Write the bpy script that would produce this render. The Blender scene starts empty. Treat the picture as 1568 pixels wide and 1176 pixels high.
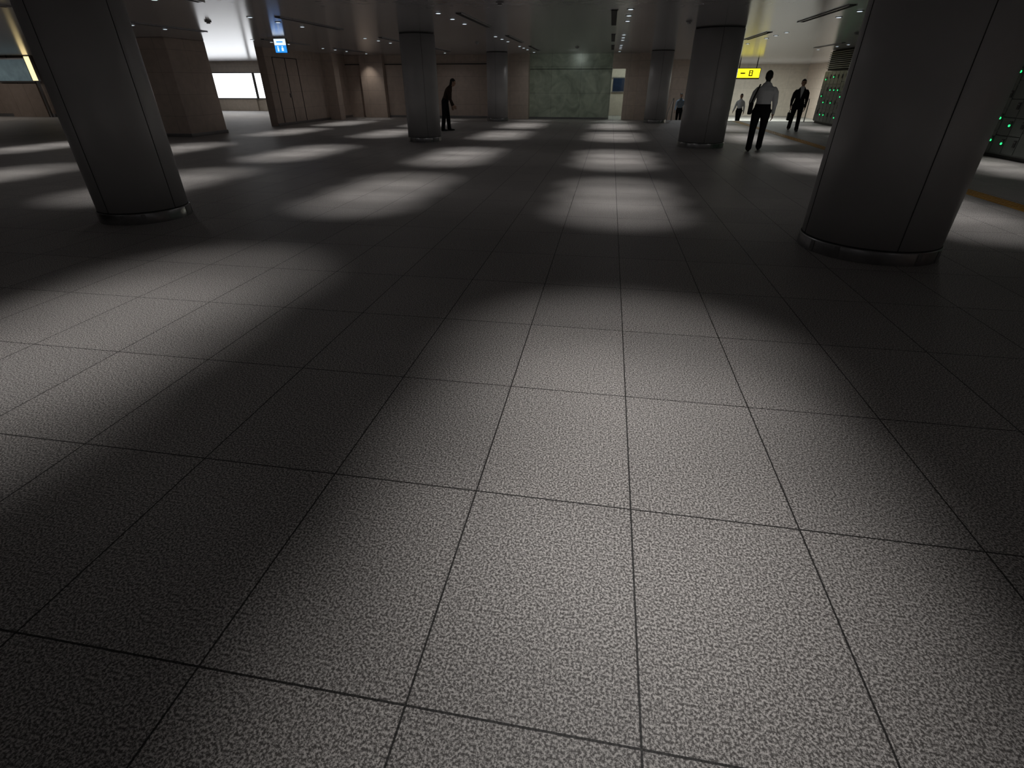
import bpy, bmesh, math, random
from mathutils import Vector, Matrix
random.seed(4)
S=bpy.context.scene
S.view_settings.view_transform='Standard'
COL=bpy.context.collection
CZ=2.7   # ceiling height

# ------------------------------------------------------------ materials
def mat(name,color,rough=.5,metal=0.0,emis=None,es=0.0,var=.12,scale=8,bump=0.0,spec=.5):
    m=bpy.data.materials.new(name); m.use_nodes=True
    nt=m.node_tree; b=nt.nodes['Principled BSDF']
    b.inputs['Roughness'].default_value=rough
    b.inputs['Metallic'].default_value=metal
    b.inputs['Specular IOR Level'].default_value=spec
    if emis:
        b.inputs['Emission Color'].default_value=(*emis,1); b.inputs['Emission Strength'].default_value=es
    tc=nt.nodes.new('ShaderNodeTexCoord'); n=nt.nodes.new('ShaderNodeTexNoise')
    n.inputs['Scale'].default_value=scale; n.inputs['Detail'].default_value=4
    nt.links.new(tc.outputs['Object'],n.inputs['Vector'])
    r=nt.nodes.new('ShaderNodeValToRGB')
    r.color_ramp.elements[0].position=.3; r.color_ramp.elements[1].position=.7
    r.color_ramp.elements[0].color=(*[c*(1-var) for c in color],1)
    r.color_ramp.elements[1].color=(*[min(1,c*(1+var)) for c in color],1)
    nt.links.new(n.outputs['Fac'],r.inputs['Fac']); nt.links.new(r.outputs['Color'],b.inputs['Base Color'])
    if bump:
        bp=nt.nodes.new('ShaderNodeBump'); bp.inputs['Strength'].default_value=bump
        nt.links.new(n.outputs['Fac'],bp.inputs['Height']); nt.links.new(bp.outputs['Normal'],b.inputs['Normal'])
    return m

def floor_mat():
    m=bpy.data.materials.new('granite_tiles'); m.use_nodes=True
    nt=m.node_tree; N=nt.nodes; L=nt.links; b=N['Principled BSDF']
    tc=N.new('ShaderNodeTexCoord')
    mp=N.new('ShaderNodeMapping'); mp.inputs['Location'].default_value=(-.23+6.5*10,-1.555+8.77*10,0)
    L.new(tc.outputs['Object'],mp.inputs['Vector'])
    br=N.new('ShaderNodeTexBrick'); br.offset=0; br.squash=1
    br.inputs['Scale'].default_value=1; br.inputs['Mortar Size'].default_value=.0036
    br.inputs['Mortar Smooth'].default_value=.15
    br.inputs['Brick Width'].default_value=.65; br.inputs['Row Height'].default_value=.877
    br.inputs['Color1'].default_value=(.93,.93,.93,1); br.inputs['Color2'].default_value=(1.05,1.045,1.04,1)
    br.inputs['Mortar'].default_value=(.08,.08,.08,1)
    L.new(mp.outputs['Vector'],br.inputs['Vector'])
    n1=N.new('ShaderNodeTexNoise'); n1.inputs['Scale'].default_value=125; n1.inputs['Detail'].default_value=3; n1.inputs['Roughness'].default_value=.75
    L.new(tc.outputs['Object'],n1.inputs['Vector'])
    r1=N.new('ShaderNodeValToRGB'); e=r1.color_ramp.elements
    e[0].position=.42; e[0].color=(.085,.079,.075,1); e[1].position=.58; e[1].color=(.62,.595,.575,1)
    k=e.new(.5); k.color=(.26,.248,.238,1)
    L.new(n1.outputs['Fac'],r1.inputs['Fac'])
    n2=N.new('ShaderNodeTexNoise'); n2.inputs['Scale'].default_value=1.3; n2.inputs['Detail'].default_value=3
    L.new(tc.outputs['Object'],n2.inputs['Vector'])
    mr=N.new('ShaderNodeMapRange'); mr.inputs['To Min'].default_value=.85; mr.inputs['To Max'].default_value=1.15
    L.new(n2.outputs['Fac'],mr.inputs['Value'])
    mx=N.new('ShaderNodeMix'); mx.data_type='RGBA'; mx.blend_type='MULTIPLY'; mx.inputs['Factor'].default_value=1
    L.new(r1.outputs['Color'],mx.inputs['A']); L.new(br.outputs['Color'],mx.inputs['B'])
    mx2=N.new('ShaderNodeMix'); mx2.data_type='RGBA'; mx2.blend_type='MULTIPLY'; mx2.inputs['Factor'].default_value=1
    L.new(mx.outputs['Result'],mx2.inputs['A']); L.new(mr.outputs['Result'],mx2.inputs['B'])
    # sparse bright mica flecks
    v=N.new('ShaderNodeTexVoronoi'); v.inputs['Scale'].default_value=32
    L.new(tc.outputs['Object'],v.inputs['Vector'])
    lt=N.new('ShaderNodeMath'); lt.operation='LESS_THAN'; lt.inputs[1].default_value=.06
    L.new(v.outputs['Distance'],lt.inputs[0])
    sp=N.new('ShaderNodeSeparateColor'); L.new(v.outputs['Color'],sp.inputs['Color'])
    gt=N.new('ShaderNodeMath'); gt.operation='GREATER_THAN'; gt.inputs[1].default_value=.965
    L.new(sp.outputs['Red'],gt.inputs[0])
    mu=N.new('ShaderNodeMath'); mu.operation='MULTIPLY'; L.new(lt.outputs[0],mu.inputs[0]); L.new(gt.outputs[0],mu.inputs[1])
    mx3=N.new('ShaderNodeMix'); mx3.data_type='RGBA'; L.new(mu.outputs[0],mx3.inputs['Factor'])
    L.new(mx2.outputs['Result'],mx3.inputs['A']); mx3.inputs['B'].default_value=(.9,.9,.88,1)
    L.new(mx3.outputs['Result'],b.inputs['Base Color'])
    b.inputs['Roughness'].default_value=.56; b.inputs['Specular IOR Level'].default_value=.42
    bp=N.new('ShaderNodeBump'); bp.inputs['Strength'].default_value=.15; bp.inputs['Distance'].default_value=.002
    L.new(n1.outputs['Fac'],bp.inputs['Height']); L.new(bp.outputs['Normal'],b.inputs['Normal'])
    return m

def panel_mat(name,c1,c2,joint,bw,bh,rough=.5,offset=0.0,horizontal=False,metal=0.0,mortar=.006,veins=False):
    m=bpy.data.materials.new(name); m.use_nodes=True
    nt=m.node_tree; N=nt.nodes; L=nt.links; b=N['Principled BSDF']
    tc=N.new('ShaderNodeTexCoord')
    if horizontal:
        vec=tc.outputs['Object']
    else:
        sx=N.new('ShaderNodeSeparateXYZ'); L.new(tc.outputs['Object'],sx.inputs[0])
        ad=N.new('ShaderNodeMath'); L.new(sx.outputs[0],ad.inputs[0]); L.new(sx.outputs[1],ad.inputs[1])
        cb=N.new('ShaderNodeCombineXYZ'); L.new(ad.outputs[0],cb.inputs[0]); L.new(sx.outputs[2],cb.inputs[1])
        vec=cb.outputs[0]
    br=N.new('ShaderNodeTexBrick'); br.offset=offset
    br.inputs['Scale'].default_value=1; br.inputs['Mortar Size'].default_value=mortar; br.inputs['Mortar Smooth'].default_value=.1
    br.inputs['Brick Width'].default_value=bw; br.inputs['Row Height'].default_value=bh
    br.inputs['Color1'].default_value=(*c1,1); br.inputs['Color2'].default_value=(*c2,1); br.inputs['Mortar'].default_value=(*joint,1)
    L.new(vec,br.inputs['Vector'])
    n=N.new('ShaderNodeTexNoise'); n.inputs['Scale'].default_value=1.6 if veins else 5; n.inputs['Detail'].default_value=8
    n.inputs['Distortion'].default_value=1.5 if veins else 0
    L.new(tc.outputs['Object'],n.inputs['Vector'])
    mr=N.new('ShaderNodeMapRange'); mr.inputs['From Min'].default_value=.3; mr.inputs['From Max'].default_value=.7
    mr.inputs['To Min'].default_value=.75 if veins else .92; mr.inputs['To Max'].default_value=1.25 if veins else 1.08
    L.new(n.outputs['Fac'],mr.inputs['Value'])
    mx=N.new('ShaderNodeMix'); mx.data_type='RGBA'; mx.blend_type='MULTIPLY'; mx.inputs['Factor'].default_value=1
    L.new(br.outputs['Color'],mx.inputs['A']); L.new(mr.outputs['Result'],mx.inputs['B'])
    L.new(mx.outputs['Result'],b.inputs['Base Color'])
    b.inputs['Roughness'].default_value=rough; b.inputs['Metallic'].default_value=metal
    return m

M_floor=floor_mat()
M_ceil=panel_mat('ceiling_metal_panels',(.43,.42,.44),(.445,.435,.455),(.18,.18,.18),1.3,.65,rough=.2,horizontal=True,metal=.3,mortar=.005)
M_stone=panel_mat('beige_stone_panels',(.55,.455,.39),(.57,.475,.41),(.33,.28,.24),1.2,.6,rough=.5,mortar=.005)
M_marble=panel_mat('green_marble_panels',(.42,.47,.38),(.46,.51,.42),(.24,.26,.23),1.4,1.1,rough=.25,veins=True)
M_white=panel_mat('white_wall_panels',(.46,.41,.355),(.49,.44,.38),(.3,.28,.26),1.5,1.2,rough=.4)
M_col=mat('column_painted_metal',(.52,.515,.525),rough=.42,metal=.1,var=.04,scale=2)
M_seam=mat('seam_dark',(.05,.05,.05),rough=.8)
M_steel=mat('brushed_steel',(.34,.34,.35),rough=.28,metal=.9,var=.08,scale=20)
M_black=mat('black_slot',(.008,.008,.008),rough=.7)
M_lens=mat('downlight_lens',(.8,.8,.8),emis=(.8,.9,1),es=1.1)
M_tact=mat('tactile_yellow',(.52,.28,.04),rough=.55,var=.1,scale=20)
M_lock=mat('locker_grey_paint',(.15,.165,.155),rough=.35,metal=.3,var=.06,scale=3)
M_lockd=mat('locker_lock_plate',(.03,.03,.03),rough=.4)
M_green=mat('green_led',(.0,.5,.1),emis=(.03,1,.25),es=1.6)
M_lightbox=mat('lightbox_face',(.9,.9,.9),emis=(.93,.96,1),es=3.0,var=.02)
M_blue=mat('sign_blue',(.02,.15,.8),emis=(.03,.30,.95),es=1.2,var=.02)
M_signwhite=mat('sign_white',(.9,.9,.9),emis=(.8,.9,1),es=1.1,var=.02)
M_yellow=mat('sign_yellow',(.9,.7,.02),emis=(.95,.8,.02),es=1.5,var=.02)
M_warm=mat('warm_light_strip',(.9,.8,.4),emis=(1,.78,.38),es=1.5,var=.02)
M_poster=mat('poster_print',(.12,.18,.20),emis=(.18,.25,.28),es=.22,var=.7,scale=2.5)
M_wood=panel_mat('brown_wood_panels',(.25,.20,.17),(.28,.225,.19),(.07,.055,.045),.9,2.0,rough=.45)

# ------------------------------------------------------------ mesh helpers
def obj_from_bm(name,bm,mats,smooth=False):
    me=bpy.data.meshes.new(name); bm.normal_update(); bm.to_mesh(me); bm.free()
    for m in mats: me.materials.append(m)
    if smooth:
        for p in me.polygons: p.use_smooth=True
    o=bpy.data.objects.new(name,me); COL.objects.link(o); return o
def box(bm,x0,x1,y0,y1,z0,z1,mi=0,bev=0.0):
    r=bmesh.ops.create_cube(bm,size=1)
    vs=r['verts']
    for v in vs:
        v.co=Vector(((x0+x1)/2+v.co.x*(x1-x0),(y0+y1)/2+v.co.y*(y1-y0),(z0+z1)/2+v.co.z*(z1-z0)))
    fs=set(f for v in vs for f in v.link_faces)
    for f in fs: f.material_index=mi
    if bev>0:
        es=list(set(e for v in vs for e in v.link_edges))
        rr=bmesh.ops.bevel(bm,geom=es,offset=bev,segments=2,affect='EDGES',profile=.5)
        for f in rr['faces']: f.material_index=mi
def disc(bm,c,axis,r,h,mi,seg=16):
    q=Vector((0,0,1)).rotation_difference(Vector(axis)).to_matrix().to_4x4()
    rr=bmesh.ops.create_cone(bm,cap_ends=True,segments=seg,radius1=r,radius2=r,depth=h,matrix=Matrix.Translation(c)@q)
    for f in set(f for v in rr['verts'] for f in v.link_faces): f.material_index=mi
def simple(name,boxes,mats,bev=0.0):
    bm=bmesh.new()
    for b in boxes: box(bm,*b[:6],mi=(b[6] if len(b)>6 else 0),bev=bev)
    return obj_from_bm(name,bm,mats)

# ------------------------------------------------------------ floor (with stair down at the far right)
simple('floor',[(-38,9.7,-10,28,-.3,0),(-38,-13.65,28,34.5,-.3,0),(-4,2.4,28,32,-.3,0)],[M_floor])
simple('floor_lower_hall',[(2.4,14,29.6,46,-.9,-.6)],[M_floor])
simple('stair_steps',[(2.7,9,28.0,28.4,-.6,-.12),(2.7,9,28.4,28.8,-.6,-.24),(2.7,9,28.8,29.2,-.6,-.36),(2.7,9,29.2,29.6,-.6,-.48)],[M_floor])

# tactile paving
bm=bmesh.new(); box(bm,5.7,6.0,-6,27.6,0,.004,0)
y=-6+.05
k=0
while y<27.5:
    for j in range(4):
        box(bm,5.73+.075*j-.0,5.755+.075*j,y,y+.24,.004,.009,0)
    y+=.3
obj_from_bm('tactile_paving_strip',bm,[M_tact])

# ------------------------------------------------------------ ceiling
simple('ceiling',[(-38,14,-10,46,CZ,CZ+.2)],[M_ceil])
bm=bmesh.new()
for x in (-10.9,-7.0,-3.1,-.06,4.1,7.7):
    for y0,y1 in ((1.5,4.2),(6.9,9.6),(11.9,14.8),(17.4,20.2),(22.2,25)):
        box(bm,x-.055,x+.055,y0,y1,CZ-.012,CZ-.001,0)
        box(bm,x-.075,x-.055,y0,y1,CZ-.018,CZ-.001,1); box(bm,x+.055,x+.075,y0,y1,CZ-.018,CZ-.001,1)
obj_from_bm('ceiling_air_slots',bm,[M_black,M_ceil])
# smoke detectors
bm=bmesh.new()
for x,y in ((-2,10.5),(1.6,14.2),(-4.6,20),(-9,12.4),(3.9,10.4),(6.5,18),(-1.4,23)):
    disc(bm,(x,y,CZ-.012),(0,0,1),.07,.02,0,20); disc(bm,(x,y,CZ-.035),(0,0,1),.04,.03,0,20)
obj_from_bm('smoke_detectors',bm,[mat('detector_plastic',(.35,.35,.35),rough=.4)])

# ------------------------------------------------------------ downlights
rowsx=[.24,-3.5,-7.6,-11.4,-15.4,4.6,8.25]
rowsy=[-2.6,1.9,8.2,12.9,18.7,23.3,26.4]
bm=bmesh.new()
lamp_root=bpy.data.objects.new('ceiling_downlights',None); COL.objects.link(lamp_root)
def lamp(x,y,z,e,ang,soft):
    ld=bpy.data.lights.new('downlight_or_fill_spot','SPOT'); ld.energy=e
    ld.spot_size=math.radians(ang); ld.spot_blend=1; ld.shadow_soft_size=soft; ld.color=(1,.965,.94)
    lo=bpy.data.objects.new('downlight_or_fill_spot',ld); lo.location=(x,y,z); COL.objects.link(lo); lo.parent=lamp_root
for xi,x in enumerate(rowsx):
    for yi,y in enumerate(rowsy):
        if x<-10 and y<4: continue
        if y>26 and x<-13: continue
        if x<-13 and y>15 : continue
        if x==-3.5 and 0<y<4: y=2.7
        offs=(-1.05,0,1.05) if y<26 else (0,)
        for o_ in offs:
            disc(bm,(x,y+o_,CZ-.004),(0,0,1),.07,.008,1,20)
            disc(bm,(x,y+o_,CZ-.010),(0,0,1),.045,.004,0,16)
            if y<-1: e=25
            elif y<4: e=88 if x<0 else 122
            elif y<10: e=108
            elif y<26: e=135
            else: e=50
            lamp(x,y+o_,CZ-.03,e*(.8 if abs(o_)>.5 else 1),58 if y<4 else 50,.06)
        # added wide fill lamp per group, lifts the ambient level
        lamp(x,y,CZ-.035,(6.5 if y<4 else 10.5) if y<26 else 13,168,.06)
o=obj_from_bm('downlight_fixtures',bm,[M_lens,M_steel]); o.parent=lamp_root

# ------------------------------------------------------------ round columns
def column(x,y,R,turn=0):
    bm=bmesh.new(); seg=144
    def ring(z,rad,groove=True):
        vs=[]
        for i in range(seg):
            a=2*math.pi*i/seg; r=rad
            if groove and (i%36)==0: r=rad-.006
            vs.append(bm.verts.new((r*math.cos(a),r*math.sin(a),z)))
        return vs
    prof=[(0,R+.014,False,1),(.115,R+.014,False,1),(.125,R+.006,False,1),(.127,R-.012,True,2),(.137,R-.012,True,2),(.139,R,True,0),(CZ-.03,R,True,0),(CZ-.028,R-.015,True,2),(CZ,R-.015,True,2)]
    rings=[ring(z,r,g) for z,r,g,_ in prof]
    for k in range(len(rings)-1):
        for i in range(seg):
            j=(i+1)%seg
            f=bm.faces.new((rings[k][i],rings[k][j],rings[k+1][j],rings[k+1][i]))
            f.material_index=prof[k+1][3]; f.smooth=True
    # narrow dark sealant line in every panel joint
    for i in range(4):
        t=math.pi/2*i; c=Vector(((R-.004)*math.cos(t),(R-.004)*math.sin(t),(CZ+.11)/2))
        r=bmesh.ops.create_cube(bm,size=1,matrix=Matrix.Translation(c)@Matrix.Rotation(t,4,'Z')@Matrix.Diagonal((.006,.006,CZ-.17,1)))
        for f in set(f for v in r['verts'] for f in v.link_faces): f.material_index=2
    for a in (45,135,225,315,20,200,290):
        t=math.radians(a); c=Vector(((R+.012)*math.cos(t),(R+.012)*math.sin(t),.06))
        r=bmesh.ops.create_cube(bm,size=1,matrix=Matrix.Translation(c)@Matrix.Rotation(t,4,'Z')@Matrix.Diagonal((.014,.05,.112,1)))
        for f in set(f for v in r['verts'] for f in v.link_faces): f.material_index=1
    o=obj_from_bm('round_column',bm,[M_col,M_steel,M_seam]); o.location=(x,y,0); o.rotation_euler=(0,0,math.radians(turn)); return o
column(2.81,5.87,.63); column(-5.89,5.9,.505,-5)
column(-5.46,16.25,.49,30); column(2.58,16.0,.60)
column(-5.1,26.0,.47); column(2.05,26.0,.47)

# ------------------------------------------------------------ walls
simple('wall_back',[(-13.3,-3.9,28,28.3,0,CZ),(.62,2.7,28,28.3,0,CZ),(-3.9,0,28.05,28.35,0,CZ,1),(0,.62,28,28.3,2.1,CZ),
    (-12.4,-11.2,27.7,28,0,CZ),(-5,-3.9,27.6,28,0,CZ),(1.2,2.7,27.6,28,0,CZ),
    (-13.3,-3.9,27.97,28,2.3,2.34,2),(-3.9,0,28.03,28.05,2.08,2.1,2)],[M_stone,M_marble,M_seam])
simple('baseboard_back',[(-11.2,-5.0,27.96,28,0,.1),(-3.9,0,28.0,28.05,0,.08)],[M_steel])
simple('wall_corridor',[(-.6,2.4,31.5,31.8,0,CZ),(-.3,0,28.36,31.5,0,CZ),(1.4,1.7,28.3,31.5,0,CZ),(.1,1.3,31.44,31.5,1.15,1.75,1),(.05,1.35,31.42,31.5,1.75,1.8,2),(.05,1.35,31.42,31.5,1.1,1.15,2)],[M_white,mat('dark_window',(.02,.03,.06),rough=.1),M_steel])
# left side partition wall with access door
bm=bmesh.new()
box(bm,-13.62,-13.3,21.1,28.3,0,CZ,0)
for yy in (21.6,22.5,23.4): box(bm,-13.301,-13.285,yy-.012,yy+.012,.0,2.4,1)
box(bm,-13.301,-13.285,21.6,23.4,2.385,2.41,1)
box(bm,-13.30,-13.24,22.38,22.42,1.0,1.15,2)
box(bm,-13.3,-13.27,21.1,28,0,.1,2)
box(bm,-13.3,-12.75,25.6,26.1,0,CZ,0)
obj_from_bm('wall_partition_left',bm,[M_stone,M_seam,M_steel])
# square stone pillar
bm=bmesh.new(); box(bm,-15.3,-13.35,16.16,17.94,0,CZ,0,.02); box(bm,-15.31,-13.33,16.14,17.96,0,.1,1)
obj_from_bm('square_stone_pillar',bm,[M_stone,M_steel])
simple('wall_left_hall',[(-38,-13.62,33.5,33.8,0,CZ)],[M_white])
simple('wall_left',[(-38.2,-38,-10,34,0,CZ)],[M_stone])
simple('wall_rear',[(-38,9.7,-10.2,-10,0,CZ)],[M_stone])
simple('wall_right',[(9.65,9.9,-10,28.3,0,CZ)],[M_stone])
simple('wall_lower_hall',[(2.4,14,45.7,46,-.6,CZ,0),(14,14.2,28,46,-.6,CZ,1),(2.2,2.4,28.3,46,-.6,CZ,1),(2.7,5.4,36,36.3,-.6,CZ,1),(9.9,14,28,28.3,-.6,CZ,1)],[M_white,M_stone])
# illuminated advertising lightbox on a plinth
def lightbox(x0,x1,y,z0,z1):
    bm=bmesh.new(); box(bm,x0-.06,x1+.06,y,y+.18,z0-.06,z1+.06,1,.01); box(bm,x0,x1,y-.012,y,z0,z1,0)
    box(bm,x0+.1,x1-.1,y+.08,y+.18,0,z0-.06,2)
    return obj_from_bm('advertising_lightbox',bm,[M_lightbox,M_steel,M_white])
lightbox(-25.6,-22.1,33.3,.72,2.05); lightbox(-21.9,-21.2,33.3,.72,2.05)
# far left elevator bay wall with poster, warm strip and post
bm=bmesh.new()
box(bm,-37.9,-28.0,25.22,25.5,0,CZ,0)
for xx in (-34,-32,-30): box(bm,xx-.02,xx+.02,25.2,25.22,0,CZ,1)
box(bm,-37.9,-28,25.19,25.22,0,.15,2)
obj_from_bm('wall_elevator_bay',bm,[M_wood,M_seam,M_steel])
bm=bmesh.new(); box(bm,-31.0,-28.75,25.05,25.18,1.55,2.6,1,.01); box(bm,-30.9,-28.85,25.03,25.05,1.62,2.53,0); box(bm,-30.95,-28.8,25.1,25.18,0,1.5,2)
obj_from_bm('poster_display',bm,[M_poster,M_steel,M_wood])
bm=bmesh.new(); box(bm,-28.72,-28.4,24.98,25.12,1.6,CZ-.03,1,.01); box(bm,-28.70,-28.42,24.96,24.98,1.63,CZ-.05,0); box(bm,-28.6,-28.52,25.0,25.1,0,1.6,1)
obj_from_bm('warm_light_panel',bm,[M_warm,M_steel])
bm=bmesh.new(); box(bm,-27.9,-27.55,24.9,25.0,1.3,1.75,0,.01); box(bm,-27.75,-27.7,24.92,24.98,0,1.3,1); disc(bm,(-27.725,24.95,.012),(0,0,1),.16,.024,1,24)
obj_from_bm('information_stand',bm,[M_signwhite,M_steel])

# hanging signs
bm=bmesh.new()
box(bm,-10.05,-9.65,16.6,16.68,CZ-.42,CZ-.04,0,.008)
box(bm,-10.03,-9.67,16.585,16.6,CZ-.40,CZ-.22,1); box(bm,-10.03,-9.67,16.585,16.6,CZ-.215,CZ-.06,2)
disc(bm,(-9.93,16.58,CZ-.255),(0,1,0),.018,.006,2); box(bm,-9.95,-9.91,16.577,16.585,CZ-.37,CZ-.28,2)
disc(bm,(-9.79,16.58,CZ-.255),(0,1,0),.018,.006,2); box(bm,-9.82,-9.76,16.577,16.585,CZ-.36,CZ-.28,2)
box(bm,-9.95,-9.75,16.577,16.585,CZ-.15,CZ-.12,1)
box(bm,-9.98,-9.96,16.62,16.66,CZ-.05,CZ,0); box(bm,-9.74,-9.72,16.62,16.66,CZ-.05,CZ,0)
obj_from_bm('hanging_restroom_sign',bm,[M_steel,M_blue,M_signwhite])
bm=bmesh.new()
box(bm,6.75,8.15,34.7,34.85,1.72,2.25,0,.01)
box(bm,6.95,8.12,34.685,34.7,1.78,2.22,1); box(bm,6.78,6.93,34.685,34.7,1.78,2.22,2)
box(bm,7.55,7.75,34.67,34.685,1.86,2.14,0); box(bm,7.6,7.7,34.66,34.67,1.91,2.0,1); box(bm,7.6,7.7,34.66,34.67,2.03,2.1,1)
box(bm,7.1,7.35,34.67,34.685,1.97,2.03,0)
box(bm,6.98,7.02,34.76,34.8,2.25,CZ,0); box(bm,7.9,7.94,34.76,34.8,2.25,CZ,0)
obj_from_bm('hanging_exit_sign',bm,[M_black,M_yellow,M_signwhite])

# ------------------------------------------------------------ lockers
bm=bmesh.new(); y=7.0
box(bm,9.06,9.64,7,27.2,.08,1.95,0); box(bm,9.12,9.64,7,27.2,0,.08,2)
while y<27.0:
    n=random.choice((3,4,4,5)); hh=1.84/n
    for k in range(n):
        z0=.1+k*hh
        box(bm,9.03,9.06,y+.012,y+.40,z0+.01,z0+hh-.01,0,.004)
        box(bm,9.015,9.03,y+.03,y+.11,z0+hh*.45,z0+hh*.45+.14,2)
        disc(bm,(9.012,y+.07,z0+hh*.45+.10),(1,0,0),.012,.01,1,12)
        if random.random()<.45: disc(bm,(9.008,y+.07,z0+hh*.45+.045),(1,0,0),.024,.014,3,14)
    y+=.412
obj_from_bm('coin_locker_bank',bm,[M_lock,M_steel,M_lockd,M_green])
bm=bmesh.new()
box(bm,9.1,9.64,7,27.2,1.97,CZ-.01,0)
for k in range(9): box(bm,9.03,9.11,7,27.2,2.04+k*.07,2.065+k*.07,1)
obj_from_bm('locker_louvre_bulkhead',bm,[M_black,M_lock])

def tube(bm,pts,r,mi=0,seg=10):
    loft(bm,[(Vector(p),r,r) for p in pts],Vector((0,1,0.01)),mi,seg)
def loft(bm,secs,side,mi=0,seg=16,cap=True):
    pts=[Vector(s[0]) for s in secs]; n=len(pts); rings=[]
    tdir=[]
    for i in range(n):
        a=pts[max(0,i-1)]; b=pts[min(n-1,i+1)]
        t=(b-a).normalized(); tdir.append(t)
    secs2=[]
    if cap:
        for f,s in ((1.0,.05),(.85,.55),(.5,.86)):
            secs2.append((pts[0]-tdir[0]*min(secs[0][1],secs[0][2])*f*.9,secs[0][1]*s,secs[0][2]*s,tdir[0]))
    for i in range(n): secs2.append((pts[i],secs[i][1],secs[i][2],tdir[i]))
    if cap:
        for f,s in ((.5,.86),(.85,.55),(1.0,.05)):
            secs2.append((pts[-1]+tdir[-1]*min(secs[-1][1],secs[-1][2])*f*.9,secs[-1][1]*s,secs[-1][2]*s,tdir[-1]))
    for c,rx,ry,t in secs2:
        s=side-t*side.dot(t)
        if s.length<1e-3: s=t.orthogonal()
        s.normalize(); m=t.cross(s)
        rings.append([bm.verts.new(c+s*rx*math.cos(2*math.pi*k/seg)+m*ry*math.sin(2*math.pi*k/seg)) for k in range(seg)])
    for i in range(len(rings)-1):
        for k in range(seg):
            j=(k+1)%seg
            f=bm.faces.new((rings[i][k],rings[i][j],rings[i+1][j],rings[i+1][k])); f.material_index=mi; f.smooth=True
    f=bm.faces.new(list(reversed(rings[0]))); f.material_index=mi
    f=bm.faces.new(rings[-1]); f.material_index=mi
bm=bmesh.new()
for x in (2.95,8.85):
    tube(bm,[(x,27.7,0),(x,27.7,.8),(x,27.75,.9),(x,27.9,.9),(x,29.6,.3),(x,29.8,.22),(x,29.85,.1),(x,29.85,-.6)],.022)
obj_from_bm('stair_handrails',bm,[M_steel])

# ------------------------------------------------------------ people
M_skin=mat('skin',(.42,.25,.17),rough=.5,var=.05)
M_hair=mat('black_hair',(.012,.01,.009),rough=.45,var=.3,scale=60)
M_shoe=mat('black_leather',(.012,.012,.012),rough=.3)
M_shirt=mat('white_shirt',(.74,.76,.78),rough=.8,var=.04,scale=14,bump=.2)
M_trou=mat('dark_trousers',(.012,.012,.016),rough=.9,var=.15,scale=14,bump=.2,spec=.2)
M_suit=mat('black_suit',(.012,.012,.015),rough=.9,var=.15,scale=14,bump=.2,spec=.2)
M_brown=mat('brown_knit',(.05,.032,.024),rough=.9,var=.2,scale=20,bump=.2,spec=.2)
M_bluec=mat('blue_shirt',(.25,.33,.42),rough=.85,var=.1)
M_bag=mat('black_bag_fabric',(.012,.012,.013),rough=.7)
M_eye=mat('eye_dark',(.01,.01,.01),rough=.2)
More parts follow.
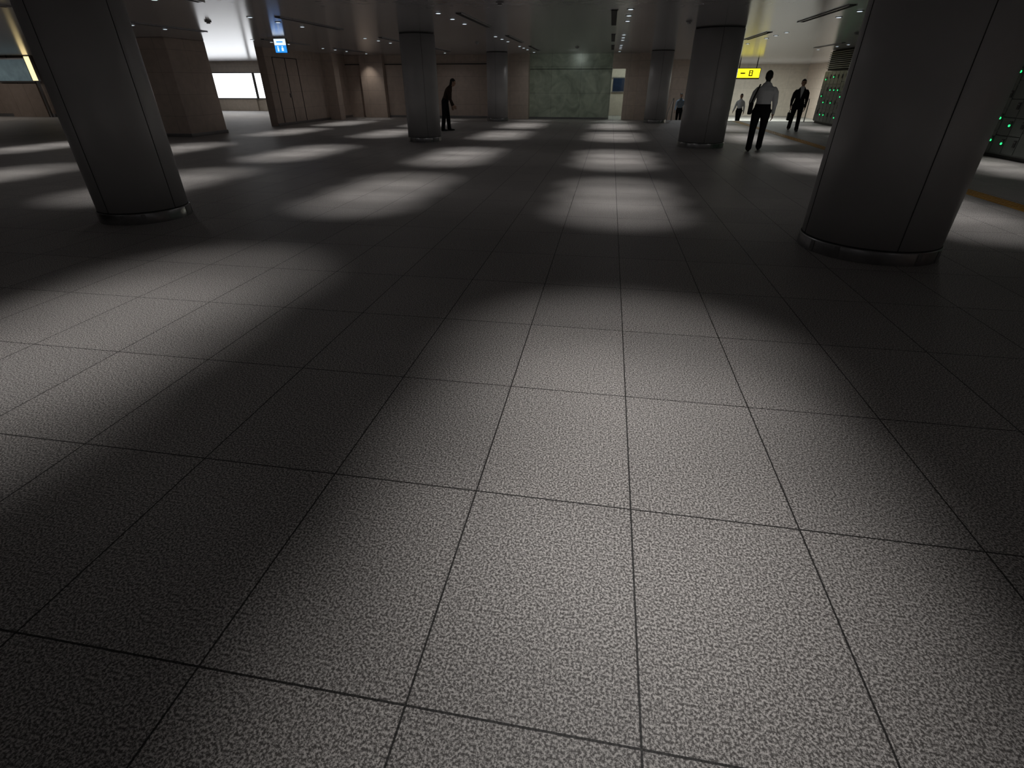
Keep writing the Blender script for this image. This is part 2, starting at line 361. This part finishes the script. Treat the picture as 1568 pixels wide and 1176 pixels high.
def person(name,loc,rot,H=1.74,lean=3,legL=(20,5),legR=(-18,12),armL=(-20,12,8),armR=(20,18,8),headpitch=0,headyaw=0,
           top=M_shirt,bottom=M_trou,voxel=.009,sleeve=1.0,vneck=False,bag=None,longhair=False,headfwd=0,wide=1.0):
    s=H/1.74; rad=math.radians
    segs=[]
    bm=bmesh.new()
    X=Vector((1,0,0))
    def D(a): return Vector((0,math.sin(rad(a)),-math.cos(rad(a))))
    T,Sh=.44,.42
    hz=.085+max(T*math.cos(rad(a))+Sh*math.cos(rad(a-k)) for a,k in (legL,legR))
    hip=Vector((0,0,hz))
    up=Vector((0,math.sin(rad(lean)),math.cos(rad(lean))))
    up2=Vector((0,math.sin(rad(lean*1.35)),math.cos(rad(lean*1.35))))
    P=lambda d: hip+up*min(d,.25)+up2*max(0,d-.25)
    tor=[(-.07,.135,.10),(-.01,.168,.122),(.07,.158,.115),(.17,.142,.102),(.28,.158,.112),(.38,.178,.116),(.45,.168,.10),(.50,.10,.075)]
    tor=[(d,a*wide,b*wide) for d,a,b in tor]
    loft(bm,[(P(d),a,b) for d,a,b in tor],X,0,24)
    for i in range(len(tor)-1):
        segs.append((P(tor[i][0]),P(tor[i+1][0]),tor[i][1]*.8,tor[i+1][1]*.8,'bottom' if tor[i][0]<.0 else 'top'))
    up3=Vector((0,math.sin(rad(lean*.9+headfwd)),math.cos(rad(lean*.9+headfwd))))
    nb=P(.49); nt_=nb+up3*.10
    loft(bm,[(nb,.062,.06),(nt_,.054,.056)],X,0,16); segs.append((nb+up3*.035,nt_,.056,.054,'skin'))
    loft(bm,[(nb-up3*.02,.075,.07),(nb+up3*.025,.066,.064)],X,0,16); segs.append((nb-up3*.02,nb+up3*.02,.075,.067,'top'))
    hc=nt_+up3*.095
    R=Matrix.Rotation(rad(headyaw),3,'Z')@Matrix.Rotation(rad(-headpitch-lean*.4),3,'X')
    def ell(c,r,label,sub=3,rr=.9):
        q=bmesh.ops.create_icosphere(bm,subdivisions=sub,radius=1)
        for v in q['verts']: v.co=hc+R@(Vector(c)+Vector((v.co.x*r[0],v.co.y*r[1],v.co.z*r[2])))
    ell((0,0,.01),(.074,.094,.105),'skin'); ell((0,.028,-.055),(.052,.062,.058),'skin')
    ell((0,.094,-.012),(.013,.02,.024),'skin',2)
    ell((0,.083,-.055),(.024,.01,.008),'skin',2)
    for sx in (-1,1): ell((sx*.076,-.005,-.01),(.012,.02,.032),'skin',2)
    ell((0,-.014,.03),(.082,.10,.10),'hair')
    if longhair: ell((0,-.05,-.05),(.078,.06,.12),'hair')
    else: ell((0,-.045,-.025),(.07,.055,.065),'hair')
    for sx,(a,k) in ((-1,legL),(1,legR)):
        h=hip+Vector((sx*.088*wide,0,-.03)); kn=h+D(a)*(T-.03)+Vector((sx*.01,0,0)); an=kn+D(a-k)*Sh
        w_=wide
        loft(bm,[(h,.098*w_,.105*w_),(h.lerp(kn,.35),.088*w_,.094*w_),(kn,.066*w_,.07*w_)],X,0,18)
        loft(bm,[(kn,.066*w_,.07*w_),(kn.lerp(an,.3),.064*w_,.072*w_),(kn.lerp(an,.7),.06*w_,.066*w_),(an+Vector((0,0,.0)),.062*w_,.07*w_)],X,0,18)
        segs.append((h,kn,.098*w_,.068*w_,'bottom')); segs.append((kn,an,.07*w_,.064*w_,'bottom'))
        fd=Vector((sx*.12,1,0)).normalized()
        if an.z>.12:
            fp=rad(min(45,max(0,-(a-k)*.9))); fd=Vector((sx*.12,math.cos(fp),-math.sin(fp))).normalized()
        heel=an-fd*.05+Vector((0,0,-.045)); toe=heel+fd*.235
        loft(bm,[(heel,.034,.034),(heel+fd*.09+Vector((0,0,.006)),.04,.038),(heel+fd*.17,.046,.03),(toe,.036,.022)],X,0,16)
        loft(bm,[(an,.04,.045),(heel+fd*.045+Vector((0,0,.02)),.036,.04)],X,0,14)
        segs.append((heel,toe,.036,.03,'shoe'))
    hands=[]
    for sx,(a,e,o) in ((-1,armL),(1,armR)):
        sh=P(.425)+Vector((sx*.175*wide,0,0))
        def AD(ang,out):
            d=D(ang); d=Vector((sx*math.sin(rad(out)),d.y*math.cos(rad(out)),d.z*math.cos(rad(out)))); return d
        el=sh+AD(a,o)*.29; wr=el+AD(a+e,o*.3)*.245
        loft(bm,[(sh-Vector((sx*.03,0,0)),.06,.062),(sh.lerp(el,.25),.06*wide,.062*wide),(el,.05*wide,.052*wide)],Vector((0,1,.2)),0,16)
        loft(bm,[(el,.05*wide,.052*wide),(el.lerp(wr,.35),.045,.045),(wr,.031,.033)],Vector((0,1,.2)),0,16)
        segs.append((sh,el,.06,.048,'top'))
        mid=el.lerp(wr,.9 if sleeve>=1 else .01)
        segs.append((el,mid,.047,.036,'top' if sleeve>=1 else 'skin')); segs.append((mid,wr,.034,.03,'skin'))
        fd=AD(a+e,0); hd=wr+fd*.085
        sidev=Vector((0,1,.2)); sidev=(sidev-fd*sidev.dot(fd)).normalized()
        loft(bm,[(wr,.028,.02),(wr+fd*.045,.039,.017),(hd,.038,.014)],sidev,0,14)
        segs.append((wr,hd,.03,.03,'skin'))
        hands.append((hd,fd,sidev,wr,sx))
    me=bpy.data.meshes.new('tmp'); bm.to_mesh(me); bm.free()
    o=bpy.data.objects.new('tmp',me); COL.objects.link(o)
    md=o.modifiers.new('r','REMESH'); md.mode='VOXEL'; md.voxel_size=voxel; md.use_smooth_shade=True
    sm=o.modifiers.new('s','SMOOTH'); sm.factor=.5; sm.iterations=2
    dg=bpy.context.evaluated_depsgraph_get(); me2=bpy.data.meshes.new_from_object(o.evaluated_get(dg))
    bpy.data.objects.remove(o)
    labels={'skin':0,'hair':1,'top':2,'bottom':3,'shoe':4,'shirt':6}
    Ri=R.inverted()
    hr2=(.078,.096,.098)
    pre=[(a,b-a,(b-a).length_squared,ra,rb,labels[l]) for a,b,ra,rb,l in segs]
    neckz=nt_
    for p in me2.polygons:
        c=p.center
        lc=Ri@(c-hc)
        if lc.length<.145 and (c-neckz).dot(up3)>-.01:
            q=lc-Vector((0,-.014,.03)); inh=(q.x/hr2[0])**2+(q.y/hr2[1])**2+(q.z/hr2[2])**2>=.93
            hair=inh and (lc.y<.04 or lc.z>.062) and (lc.z>-.0 or lc.y<-.02) and not(abs(lc.x)>.07 and -.04<lc.z<.03 and lc.y>-.025)
            if lc.y<-.035 and lc.z>-.085: hair=True
            if longhair and lc.y<-.01: hair=True
            p.material_index=1 if hair else 0
        else:
            best=9;bi=2
            for a,d,l2,ra,rb,li in pre:
                t=max(0,min(1,(c-a).dot(d)/l2)); q=(c-a-d*t).length-(ra+(rb-ra)*t)
                if q<best: best=q;bi=li
            if vneck and bi==2 and abs(c.x)<.055*max(0,(((c-hip).dot(up2))-.2)/.27) and (c-P(.35)).y>.04: bi=6
            p.material_index=bi
        p.use_smooth=True
    bm=bmesh.new(); bm.from_mesh(me2)
    for hd,fd,sv,wr,sx in hands:
        nrm=fd.cross(sv).normalized()
        if nrm.x*sx>0: nrm=-nrm
        for q,(off,ln) in enumerate(((.029,.068),(.010,.076),(-.010,.071),(-.028,.056))):
            b0=hd-fd*.012+sv*off; p1=b0+fd*ln*.45+nrm*.004; p2=p1+(fd*.85+nrm*.5).normalized()*ln*.33; p3=p2+(fd*.6+nrm*.8).normalized()*ln*.27
            loft(bm,[(b0,.0085,.0085),(p1,.008,.008),(p2,.0072,.0072),(p3,.0062,.0062)],sv,0,8)
        b0=wr+fd*.03+sv*.026; p1=b0+(sv*.75+fd*.65).normalized()*.036; p2=p1+(fd+sv*.2+nrm*.25).normalized()*.03
        loft(bm,[(b0,.012,.011),(p1,.0095,.0095),(p2,.0078,.0078)],nrm,0,8)
    for sx in (-1,1):
        q=bmesh.ops.create_icosphere(bm,subdivisions=2,radius=.0105)
        for v in q['verts']: v.co=hc+R@(v.co+Vector((sx*.03,.082,.008)))
        for f in set(f for v in q['verts'] for f in v.link_faces): f.material_index=5
    if bag=='shoulder':
        c=hip+Vector((-.26,-.04,.02))
        box(bm,c.x-.05,c.x+.05,c.y-.17,c.y+.17,c.z-.12,c.z+.13,7,.025)
        shp=P(.49)+Vector((-.13,0,0.02))
        loft(bm,[(c+Vector((0,.13,.12)),.018,.006),(P(.3)+Vector((-.22,.12,0)),.018,.006),(shp+Vector((-.02,.05,.02)),.018,.006),(shp+Vector((-.02,-.06,.02)),.018,.006),(P(.3)+Vector((-.22,-.14,0)),.018,.006),(c+Vector((0,-.13,.12)),.018,.006)],X,7,8)
    if bag=='hand':
        hd,fd,sv,wr,sx=hands[1]
        c=hd+Vector((0.0,0,-.26))
        box(bm,c.x-.04,c.x+.04,c.y-.19,c.y+.19,c.z-.13,c.z+.13,7,.02)
        loft(bm,[(c+Vector((0,-.07,.12)),.009,.009),(c+Vector((0,-.06,.2)),.009,.009),(c+Vector((0,.06,.2)),.009,.009),(c+Vector((0,.07,.12)),.009,.009)],X,7,8)
    for v in bm.verts: v.co*=s
    o=obj_from_bm(name,bm,[M_skin,M_hair,top,bottom,M_shoe,M_eye,M_shirt,M_bag])
    for p in o.data.polygons: p.use_smooth=p.material_index!=7
    zmin=min(v.co.z for v in o.data.vertices)
    o.location=(loc[0],loc[1],loc[2]-zmin); o.rotation_euler=(0,0,rad(rot)); return o

person('walking_man',(3.80,15.2,0),-14,H=1.82,lean=5,legL=(-17,4),legR=(21,6),armL=(14,60,14),armR=(-10,22,10),headyaw=-12,top=M_shirt,bottom=M_trou,bag='shoulder',voxel=.009,wide=1.15)
person('suited_man',(6.76,22.2,0),168,H=1.70,lean=3,legL=(24,4),legR=(-16,14),armL=(-14,12,8),armR=(10,25,10),top=M_suit,bottom=M_suit,vneck=True,bag='hand',voxel=.01,wide=1.12)
person('stooping_woman',(-5.86,20.0,0),-84,H=1.74,lean=21,legL=(9,6),legR=(-6,3),armL=(-2,14,6),armR=(10,22,6),headpitch=8,headfwd=18,top=M_brown,bottom=M_suit,longhair=True,voxel=.01,wide=1.05)
person('commuter_blue_shirt',(3.75,31.8,-.6),170,H=1.68,top=M_bluec,bottom=M_trou,voxel=.015)
person('commuter_white_shirt',(6.9,32.2,-.6),150,H=1.66,top=M_shirt,bottom=M_suit,voxel=.015,legL=(15,8),legR=(-15,5))
person('commuter_grey_coat',(6.35,33.2,-.6),-20,H=1.64,top=M_suit,bottom=M_trou,voxel=.015)

# ------------------------------------------------------------ other room lighting
def area(name,loc,size,energy,color=(1,1,1),rot=(0,0,0)):
    ld=bpy.data.lights.new(name,'AREA'); ld.shape='RECTANGLE'; ld.size=size[0]; ld.size_y=size[1]; ld.energy=energy; ld.color=color
    o=bpy.data.objects.new(name,ld); o.location=loc; o.rotation_euler=rot; COL.objects.link(o)
area('left_hall_ceiling_light',(-21,29,CZ-.03),(8,3),85,(1,.93,.85))
area('elevator_bay_ceiling_light',(-31,23,CZ-.03),(5,.6),32,(1,.92,.84))
area('lower_hall_ceiling_light',(9.5,39,CZ-.03),(5,5),560,(.93,1,.93))
area('corridor_ceiling_light',(.7,29.9,CZ-.03),(1,1.5),24,(.85,1,.92))
area('lower_hall_near_light',(3.7,32,CZ-.03),(.3,.3),16,(.85,.92,1))
def spot(name,loc,tgt,e,ang,col=(1,.9,.8)):
    ld=bpy.data.lights.new(name,'SPOT'); ld.energy=e; ld.spot_size=math.radians(ang); ld.spot_blend=1; ld.shadow_soft_size=.04; ld.color=col
    o=bpy.data.objects.new(name,ld); o.location=loc; o.rotation_euler=(Vector(tgt)-Vector(loc)).to_track_quat('-Z','Y').to_euler(); COL.objects.link(o)
spot('wall_washer_or_fill_spot',(-11.9,27.1,CZ-.05),(-11.9,27.7,1.2),22,70)
spot('wall_washer_or_fill_spot',(-1.7,24.6,CZ-.05),(-1.7,28,1.2),24,110,(.88,1,.9))  # added fill lamp without a fixture, brightens the marble wall

w=bpy.data.worlds.new('world'); S.world=w; w.use_nodes=True
w.node_tree.nodes['Background'].inputs[0].default_value=(.5,.52,.56,1); w.node_tree.nodes['Background'].inputs[1].default_value=.05

cd=bpy.data.cameras.new('camera'); cam=bpy.data.objects.new('camera',cd); COL.objects.link(cam)
cd.lens=17.56; cd.sensor_width=36; cd.clip_start=.05; cd.clip_end=200
cam.location=(0,0,1.5); cam.rotation_euler=(math.radians(90-31.02),0,math.radians(9.66))
S.camera=cam
